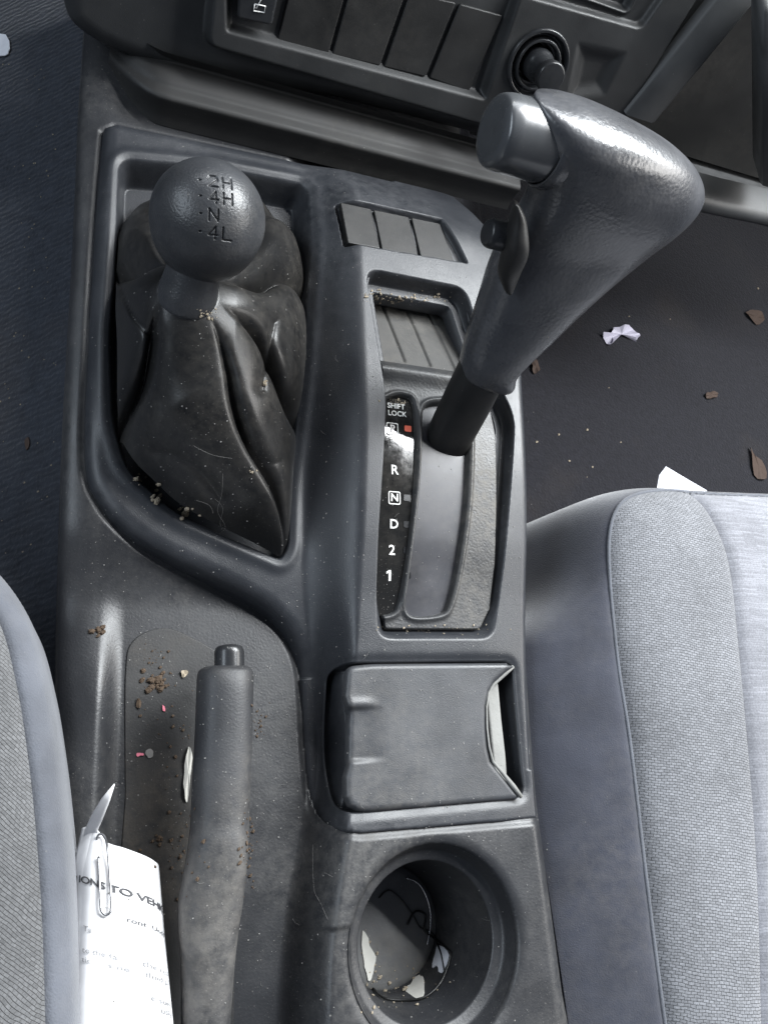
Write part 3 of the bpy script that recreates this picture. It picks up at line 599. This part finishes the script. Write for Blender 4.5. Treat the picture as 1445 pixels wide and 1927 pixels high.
# ------------------------------------------------------------------ seats
seatr = thing('passenger_seat', 'grey cloth seat cushion with blue side bolster right of the console', 'car seat')
S1 = crv(pxy([(1560, 935), (1345, 927), (1260, 921), (1200, 929), (1165, 955), (1150, 1010), (1152, 1100), (1167, 1250), (1190, 1400), (1226, 1700), (1256, 1927), (1290, 2150)], .02), False, 8)
S1P = np.concatenate([S1, np.array([(.9, -.4), (.95, .1)])])
S2 = crv(pxy([(1325, 905), (1345, 950), (1375, 1050), (1392, 1200), (1420, 1500), (1432, 1700), (1440, 1927), (1450, 2150)], .034), False, 8)
S2P = np.concatenate([S2, np.array([(.9, -.3), (.95, .22)])])
def z_seat(X, Y):
    s = sdf(X, Y, S1P, 1.); s2 = sdf(X, Y, S2P, 1.); o = np.maximum(-s, 0)
    o = o*(1+3.6*sm((Y-.075)/.085)); Z = .02-cin(o, (0, .01, .03, .05, .065, .08, .10, .13, .5), (0, .004, .014, .028, .046, .078, .13, .20, .24))
    Z = Z+np.where(s > 0, .016*(1-np.exp(-s/.022)), 0)
    Z = Z-.003*np.exp(-np.abs(s)/.0025)-np.where(s > .0, .004*np.exp(-np.abs(s2)/.004), 0)
    fl = sm((s)/.02); Z = Z+.0008*np.sin(X*160+Y*40)*fl*0
    yfront = at(1300, 927, .03)[1]; Z = Z-.03*sm((Y-yfront+.025)/.05)*np.where(s > 0, 1, .0)*0
    return Z
xs0, xs1, ys0, ys1 = .2735, .62, -.20, .30
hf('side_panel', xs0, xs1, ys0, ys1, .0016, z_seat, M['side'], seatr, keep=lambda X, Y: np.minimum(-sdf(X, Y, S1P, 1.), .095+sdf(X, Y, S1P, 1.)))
hf('bolster_panel', xs0, xs1, ys0, ys1, .0016, z_seat, M['knit'], seatr, keep=lambda X, Y: np.minimum(sdf(X, Y, S1P, 1.), -sdf(X, Y, S2P, 1.)))
hf('centre_panel', xs0, xs1, ys0, ys1, .0020, z_seat, M['satin'], seatr, keep=lambda X, Y: np.minimum(sdf(X, Y, S1P, 1.), sdf(X, Y, S2P, 1.)))
S1c = crv(S1, False, 2); zz = z_seat(S1c[:, 0][None], S1c[:, 1][None])[0]
tube('seam_piping', np.column_stack([S1c, zz+.0006]), .0012, M['band'], seatr, 8)

seatl = thing('driver_seat', 'grey woven seat cushion edge at the lower left', 'car seat')
T1 = crv(pxy([(-140, 1030), (-60, 1085), (0, 1172), (32, 1290), (50, 1400), (64, 1520), (78, 1700), (86, 1927), (88, 2150)], .06), False, 8)
T1P = np.concatenate([T1, np.array([(-.35, -.3), (-.35, .2)])])
def z_seatl(X, Y):
    s = sdf(X, Y, T1P, 1.); o = np.maximum(-s, 0)
    wv = 1+.12*np.sin(Y*30)
    Z = .06-cin(o, (0, .0035, .0075, .0105, .0125, .0142, .03), (0, .0012, .005, .011, .022, .05, .2)); Z = Z+np.where(s > 0, .02*(1-np.exp(-s/.03)), 0)-.002*np.exp(-np.abs(s)/.002)
    return Z
hf('edge_band', -.30, .06, -.22, .16, .0012, z_seatl, M['band'], seatl, keep=lambda X, Y: np.minimum(-sdf(X, Y, T1P, 1.), .016+sdf(X, Y, T1P, 1.)))
hf('woven_panel', -.30, .06, -.22, .16, .0016, z_seatl, M['knit2'], seatl, keep=lambda X, Y: sdf(X, Y, T1P, 1.))

# ------------------------------------------------------------------ floor and tunnel carpet
def z_tl(X, Y): return -.055+np.clip(X, -.5, 0)*.75+.02*sm((Y-.25)/.3)+.00022*np.sin(Y*420+3*np.sin(X*70)+2*np.sin(Y*23)-X*90)*sm((.36-Y)/.15)
o = hf('tunnel_carpet', -.45, .02, -.25, .80, .0022, z_tl, M['carpet']); o['kind'] = 'structure'
def z_tr(X, Y): return -.040-.055*sm((X-.262)/.09)-.135*sm((X-.345)/.06)
o = hf('footwell_carpet', .25, 1.1, -.25, .9, .0028, z_tr, M['floor']); o['kind'] = 'structure'
TT = pxy([(1046, 1200), (1040, 1080), (1037, 960), (1026, 860), (1010, 790), (985, 742), (960, 715)], -.088)
tb = hf('tunnel_trim', .262, .40, .02, .36, .0014, lambda X, Y: z_tr(X, Y)+.004+.0009*np.sin(Y*520+5*np.sin(X*60)+2*np.sin(Y*40))*sm((.24-Y)/.08), M['carpet'], keep=lambda X, Y: np.interp(Y, TT[:, 1], TT[:, 0])-X, skirt=.01); tb['kind'] = 'structure'
o = mesh('bulkhead', [(-.6, .80, -.4), (1.2, .80, -.4), (1.2, .62, .5), (-.6, .62, .5)], [(0, 1, 2, 3)], M['floor']); o['kind'] = 'structure'

# ------------------------------------------------------------------ paper and clip
paper = thing('folded_paper', 'folded white printed sheet beside the handbrake', 'paper')
# sheet grid: rows from the top edge down, each a row of picture points with their heights
rowsP = [[(160, 1562, -.004), (182, 1560, .004), (205, 1588, .008), (240, 1600, .009), (275, 1613, .007), (296, 1624, .001), (300, 1634, -.006)],
         [(147, 1625, .004), (170, 1628, .012), (200, 1638, .015), (240, 1648, .015), (278, 1660, .012), (300, 1672, .005), (304, 1680, -.004)],
         [(143, 1700, .010), (168, 1704, .018), (200, 1712, .020), (245, 1722, .020), (285, 1733, .016), (306, 1745, .008), (310, 1750, -.002)],
         [(138, 1790, .018), (165, 1796, .026), (200, 1802, .027), (248, 1812, .026), (290, 1822, .021), (314, 1832, .012), (318, 1836, .002)],
         [(134, 1880, .026), (163, 1886, .033), (200, 1892, .034), (250, 1900, .032), (295, 1908, .026), (322, 1916, .016), (326, 1918, .006)],
         [(128, 2000, .034), (160, 2005, .041), (200, 2010, .042), (252, 2016, .039), (300, 2022, .033), (332, 2028, .022), (337, 2030, .012)]]
G = np.array([[at(*p) for p in r] for r in rowsP])
def sheet(u_, v_):
    """u across 0..1, v down 0..1"""
    def cr(P, t):
        n_ = len(P)-1; t = min(max(t, 0), .9999)*n_; i = int(t); f_ = t-i; a, b, c, d = P[max(i-1, 0)], P[i], P[i+1], P[min(i+2, n_)]
        return .5*((2*b)+(c-a)*f_+(2*a-5*b+4*c-d)*f_*f_+(3*b-a-3*c+d)*f_**3)
    return cr([cr(r, u_) for r in G], v_)
nu, nv = 30, 40
S_ = np.array([[sheet(i/nu, j/nv) for i in range(nu+1)] for j in range(nv+1)])
def solid_sheet(name, S, th, mat, par):
    a, b = S.shape[:2]; du = np.gradient(S, axis=1); dv = np.gradient(S, axis=0); n_ = np.cross(dv, du); n_ /= np.linalg.norm(n_, axis=-1)[..., None]+1e-12
    V = np.concatenate([S.reshape(-1, 3), (S-n_*th).reshape(-1, 3)]); k = a*b; Fc = []
    for j in range(a-1):
        for i in range(b-1):
            q = (j*b+i, j*b+i+1, (j+1)*b+i+1, (j+1)*b+i); Fc += [q[::-1], tuple(x+k for x in q)]
    bd = [(0, i) for i in range(b)]+[(j, b-1) for j in range(1, a)]+[(a-1, i) for i in range(b-2, -1, -1)]+[(j, 0) for j in range(a-2, 0, -1)]
    ids = [j*b+i for j, i in bd]
    for p, q in zip(ids, ids[1:]+ids[:1]): Fc.append((p, q, q+k, p+k))
    return mesh(name, V, Fc, mat, par)
front = solid_sheet('front_fold', S_, .00025, M['paper'], paper)
solid_sheet('back_fold', S_+np.array((-.0012, .0010, -.0022)), .00025, M['paper'], paper)
tip = np.array([[at(*a)*(1-t)+at(*b)*t for t in np.linspace(0, 1, 5)] for a, b in [((215, 1475, .022), (217, 1476, .022)), ((192, 1502, .018), (206, 1510, .019)), ((172, 1535, .010), (192, 1545, .012)), ((160, 1562, .0), (184, 1562, .006)), ((150, 1610, -.004), (190, 1610, .004))]])
solid_sheet('curled_corner', tip, .00025, M['paper'], paper)
def on_sheet(u0, v0, su, sv, slope=0.):
    def f_(x, y, z):
        uu, vv = u0+x/su, v0-y/sv+slope*x; p = sheet(uu, vv); a = sheet(min(uu+.01, 1), vv)-sheet(uu-.01, vv); b = sheet(uu, min(vv+.01, 1))-sheet(uu, vv-.01)
        n_ = np.cross(b, a); n_ = -n_ if n_[2] > 0 and False else n_; n_ = nrm(n_); n_ = n_ if n_[2] > 0 else -n_
        return p+n_*(z+.0004)
    return f_
text_mesh('heading', 'CTIONS TO VEHIC', M['ink'], front, on_sheet(.90, .315, .042, .110, 1.0), .0054, .00010, .00002, 'RIGHT', .92)
text_mesh('print_line', 'ront  Unde', M['ink'], front, on_sheet(.85, .435, .042, .110, .7), .0035, 0, .00002, 'RIGHT')
for v_, s in ((.60, 'the rea'), (.645, 'fluid pl'), (.745, 'e sum'), (.785, 'usly')): text_mesh('print_line', s, M['inkf'], front, on_sheet(.85, v_, .042, .110, .6), .0040, 0, .00002, 'RIGHT')
for v_, s in ((.50, 'Ta'), (.585, 'to the fa'), (.625, 'tic      s ne')): text_mesh('print_line', s, M['inkf'], front, on_sheet(.12, v_, .042, .110, .5), .0036, 0, .00002, 'LEFT')
cp = [(186, 1612, .0135), (188, 1660, .0175), (190, 1706, .0215), (194, 1718, .0222), (201, 1722, .0225), (208, 1716, .0225), (210, 1700, .0215), (207, 1650, .0175), (203, 1600, .0135), (199, 1578, .0098), (193, 1570, .0085), (186, 1571, .008), (183, 1580, .007)]
clip = tube('paper_clip', [at(*p) for p in crv(cp, False, 6)], .00055, M['steel'], None, 8); tag(clip, 'bent steel wire paper clip on the white printed sheet', 'paper clip')

# ------------------------------------------------------------------ litter placed on what lies below it
bpy.context.view_layer.update(); DG = bpy.context.evaluated_depsgraph_get()
def cast(px, py):
    d = Vector((MW@np.array((px-CX, py-CY, F_PX))).tolist()).normalized(); ok, p, n, *_ = SC.ray_cast(DG, Vector(CAM.tolist()), d)
    return (p, n) if ok else (None, None)
def flake(name, pts, mat, th=.0006, lift=.0008, curl=.0):
    """thin irregular flake lying on the surface under the outline"""
    c = np.mean(pts, 0); p0, n0 = cast(*c); pts = crv(pts, True, 3)+rng.normal(0, .7, (3*len(pts), 2))
    if p0 is None: return None
    top = []
    for k, (x, y) in enumerate(pts):
        q = Vector(on_plane(x, y, np.array(p0), np.array(n0)).tolist()); top.append(q+n0*(lift+curl*(.5+.5*math.sin(k*1.3+len(pts)))))
    m = len(top); ctr = p0+n0*(lift+curl*.6); V = top+[ctr]+[v-n0*th for v in top]+[ctr-n0*th]
    Fc = [(k, (k+1) % m, m) for k in range(m)]+[(m+1+(k+1) % m, m+1+k, 2*m+1) for k in range(m)]+[(k, m+1+k, m+1+(k+1) % m, (k+1) % m) for k in range(m)]
    return mesh(name, V, Fc, mat, None, False)
def blob(c, n, r):
    k = 7; t = n.orthogonal().normalized(); b = n.cross(t); V = []
    for h, rr in ((-.3, .7), (.25, 1.), (.7, .55)):
        for i in range(k):
            q = 2*math.pi*i/k; V.append(c+(t*math.cos(q)*(1+.4*random.random())+b*math.sin(q)*(.7+.4*random.random()))*r*rr*random.uniform(.7, 1.2)+n*h*r*random.uniform(.7, 1.2))
    Fc = [(a*k+i, a*k+(i+1) % k, (a+1)*k+(i+1) % k, (a+1)*k+i) for a in range(2) for i in range(k)]+[tuple(range(2*k, 3*k))]
    return V, Fc
def crumbs(name, label, spots, mat):
    V, Fc = [], []
    for (x, y, r) in spots:
        p, n = cast(x, y)
        if p is None: continue
        v, f_ = blob(p+n*r*.25, n, r); Fc += [tuple(i+len(V) for i in q) for q in f_]; V += v
    tag(mesh(name, V, Fc, mat, None, False), label, 'crumbs', kind='stuff')
def clus(cx, cy, sx, sy, n, r0, r1): return [(cx+random.gauss(0, sx), cy+random.gauss(0, sy), r0*.6+(r1*1.1-r0*.6)*random.random()**2.2) for _ in range(int(n*1.7))]
crumbs('soil_crumbs', 'brown soil crumbs on the handbrake tray floor', clus(300, 1285, 16, 9, 26, .0006, .0018)+clus(285, 1240, 12, 12, 14, .0004, .0009)+clus(320, 1400, 25, 60, 18, .0004, .0011)+clus(340, 1590, 25, 40, 30, .0004, .0010)+clus(465, 1600, 8, 50, 24, .0005, .0011)+clus(485, 1360, 8, 20, 16, .0004, .0008)+clus(186, 1190, 8, 5, 7, .0008, .0016)+clus(300, 1580, 5, 4, 6, .001, .0016), M['crumb'])
crumbs('pale_crumbs', 'pale tan crumbs along the lever boot edge and cubby', clus(262, 905, 5, 6, 7, .0008, .0016)+clus(300, 935, 8, 8, 9, .0007, .0018)+clus(350, 962, 9, 6, 9, .0006, .0016)+clus(760, 562, 40, 5, 45, .0004, .0011)+clus(700, 552, 10, 5, 12, .0005, .001)+clus(395, 590, 14, 6, 16, .0003, .0008)+clus(750, 1850, 30, 20, 22, .0005, .0013)+clus(745, 757, 14, 4, 14, .0003, .0007)+clus(820, 1185, 60, 4, 26, .0003, .0007)+clus(700, 1830, 8, 40, 20, .0004, .0009)+clus(500, 722, 3, 3, 3, .0008, .0013)+clus(474, 887, 3, 2, 3, .0006, .001), M['crumbl'])
sp = [(random.uniform(170, 1010), random.uniform(500, 1560), random.uniform(.45, 1)**3*.00046) for _ in range(1200)]
sp += [(random.uniform(200, 560), random.uniform(1150, 1900), random.uniform(.45, 1)**3*.00046) for _ in range(260)]+[(random.uniform(560, 1040), random.uniform(1540, 1920), random.uniform(.45, 1)**3*.00046) for _ in range(160)]
crumbs('dust_specks', 'fine pale dust specks scattered over the console', sp, M['lint'])
crumbs('carpet_grit', 'small grit specks on the footwell carpets', [(random.uniform(1000, 1440), random.uniform(520, 900), random.uniform(.0006, .0016)) for _ in range(14)]+[(random.uniform(0, 110), random.uniform(100, 1050), random.uniform(.0003, .0007)) for _ in range(60)], M['crumbl'])
V, Fc = [], []
def fibre(pts, r, mat, name=None):
    P_ = []
    for x, y in crv(pts, False, 5):
        p, n = cast(x, y)
        if p is None: continue
        P_.append(p+n*(r+.0004))
    return P_
lint = []
for _ in range(30):
    x, y = random.uniform(180, 1000), random.uniform(560, 1900); a = random.uniform(0, 6.28); l = random.uniform(3, 9); b = a+random.uniform(-.9, .9)
    P_ = fibre([(x, y), (x+l*math.cos(a), y+l*math.sin(a)), (x+l*math.cos(a)+l*math.cos(b), y+l*math.sin(a)+l*math.sin(b))], .0001, None)
    if len(P_) > 3 and max((p-q).length for p, q in zip(P_, P_[1:])) < .004: lint.append(P_)
for pts in [[(405, 938), (420, 955), (415, 985), (428, 1000)], [(370, 940), (395, 950), (402, 965)], [(420, 890), (418, 930), (410, 960), (425, 990), (412, 1005)], [(590, 1590), (592, 1670), (605, 1700), (618, 1730)], [(365, 838), (400, 855), (437, 862)]]:
    P_ = fibre(pts, .00015, None)
    if len(P_) > 3: lint.append(P_)
for P_ in lint:
    base = len(V); 
    for i, p in enumerate(P_):
        t = (P_[min(i+1, len(P_)-1)]-P_[max(i-1, 0)]).normalized(); a = t.orthogonal().normalized(); b = t.cross(a)
        for k in range(3): V.append(p+(a*math.cos(k*2.1)+b*math.sin(k*2.1))*.00006)
    for i in range(len(P_)-1):
        for k in range(3): Fc.append((base+i*3+k, base+i*3+(k+1) % 3, base+i*3+3+(k+1) % 3, base+i*3+3+k))
tag(mesh('lint_fibres', V, Fc, M['lint'], None), 'stray pale lint fibres lying on the console', 'lint', kind='stuff')
def T(o, label, cat, group=None):
    if o is not None: tag(o, label, cat, group)
T(flake('leaf_scrap', [(355, 1405), (362, 1425), (358, 1460), (354, 1510), (347, 1490), (348, 1440)], M['peel'], curl=.001), 'long beige peeled strip against the left side of the handbrake', 'scrap')
T(flake('leaf_scrap', [(258, 1315), (265, 1318), (264, 1332), (257, 1330)], M['crumb'], curl=.001), 'orange brown leaf chip in the tray left of the handbrake tip', 'leaf scrap')
T(flake('pink_scrap', [(306, 1328), (310, 1330), (311, 1338), (307, 1337)], M['pink']), 'tiny pink scrap just below the soil patch in the tray', 'scrap')
T(flake('pink_scrap', [(258, 1418), (270, 1417), (270, 1422), (259, 1423)], M['pink']), 'tiny pink strip lying lower left in the tray', 'scrap')
T(flake('tan_scrap', [(341, 1263), (350, 1262), (354, 1268), (347, 1275), (342, 1273)], M['crumbl'], curl=.001), 'tan seed flake in the tray close to the handbrake button', 'scrap')
T(flake('grey_disc', [(275, 1413), (284, 1410), (289, 1418), (286, 1426), (277, 1425)], M['lint']), 'small round grey chip in the tray next to the pink strip', 'chip')
T(flake('paper_flake', [(681, 1752), (690, 1760), (695, 1780), (706, 1800), (702, 1825), (695, 1845), (688, 1830), (682, 1795)], M['peel']), 'cream peeled flake on the left wall of the cup holder', 'flake')
T(flake('paper_flake', [(785, 1825), (792, 1838), (798, 1842), (797, 1870), (790, 1885), (770, 1886), (766, 1862), (776, 1850)], M['peel']), 'white peeled flake at the bottom of the cup holder floor', 'flake')
T(flake('paper_flake', [(828, 1770), (836, 1775), (846, 1800), (838, 1822), (830, 1832), (823, 1818), (814, 1822), (820, 1795)], M['white']), 'pale blue white flake at the right of the cup holder floor', 'flake')
def strand(name, pts, r, mat, label, cat):
    P_ = fibre(pts, r, None)
    if len(P_) > 2: tag(tube(name, P_, r, mat, None, 6), label, cat)
strand('black_thread', [(765, 1740), (780, 1715), (800, 1722), (798, 1750), (820, 1768), (842, 1785), (850, 1800), (832, 1850), (800, 1880), (760, 1886), (722, 1882), (700, 1862)], .0007, M['blackwire'], 'looped black thread on the floor of the cup holder', 'thread')
strand('black_thread', [(712, 1690), (730, 1675), (752, 1690), (775, 1720), (790, 1745), (812, 1755), (830, 1790), (838, 1830)], .0005, M['blackwire'], 'thin dark strand crossing the upper cup holder floor', 'thread')
strand('thin_wire', [(763, 1652), (785, 1662), (800, 1685), (808, 1715), (808, 1745), (802, 1778)], .0006, M['metal'], 'thin shiny wire inside the cup holder', 'wire')
# footwell litter
T(flake('snack_wrapper', [(1129, 630), (1142, 634), (1150, 620), (1170, 615), (1190, 622), (1197, 636), (1193, 643), (1186, 632), (1165, 634), (1150, 635), (1145, 652)], M['lilac'], curl=.006), 'crumpled lilac white wrapper on the dark footwell carpet', 'wrapper')
for pts, lab in [([(998, 685), (1008, 682), (1012, 700), (1002, 704)], 'brown leaf bit on the footwell carpet beside the selector lever'), ([(1324, 742), (1338, 739), (1347, 746), (1336, 752), (1325, 749)], 'pale brown oval leaf in the middle of the footwell'), ([(1400, 590), (1430, 588), (1432, 605), (1420, 612)], 'dark reddish leaf at the upper right of the footwell'), ([(1406, 845), (1418, 860), (1440, 890), (1432, 905), (1415, 895)], 'long brown leaf on the footwell above the right seat')]:
    T(flake('dry_leaf', pts, M['leaf'], curl=.003, lift=.002), lab, 'leaf')
seat_y = at(1280, 920, -.02)
wp = [at(1236, 918, -.03), at(1240, 895, -.028), at(1253, 878, -.025), at(1290, 900, -.027), at(1330, 923, -.03), at(1300, 960, -.04), at(1240, 950, -.04)]
m_ = len(wp); T(mesh('paper_corner', [tuple(p) for p in wp]+[tuple(p-np.array((0, -.0004, .0004))) for p in wp], [tuple(range(m_)), tuple(range(m_, 2*m_))[::-1]]+[(k, m_+k, m_+(k+1) % m_, (k+1) % m_) for k in range(m_)], M['white'], None, False), 'pale paper corner poking up behind the right seat front', 'paper')
T(flake('paper_scrap', [(-20, 72), (8, 68), (20, 80), (22, 95), (14, 108), (-20, 104)], M['white'], lift=.002), 'white paper scrap at the left edge on the carpet', 'paper')
T(flake('dry_leaf', [(49, 830), (56, 824), (58, 840), (52, 848)], M['leaf'], lift=.001), 'small orange leaf fragment on the left tunnel carpet', 'leaf')
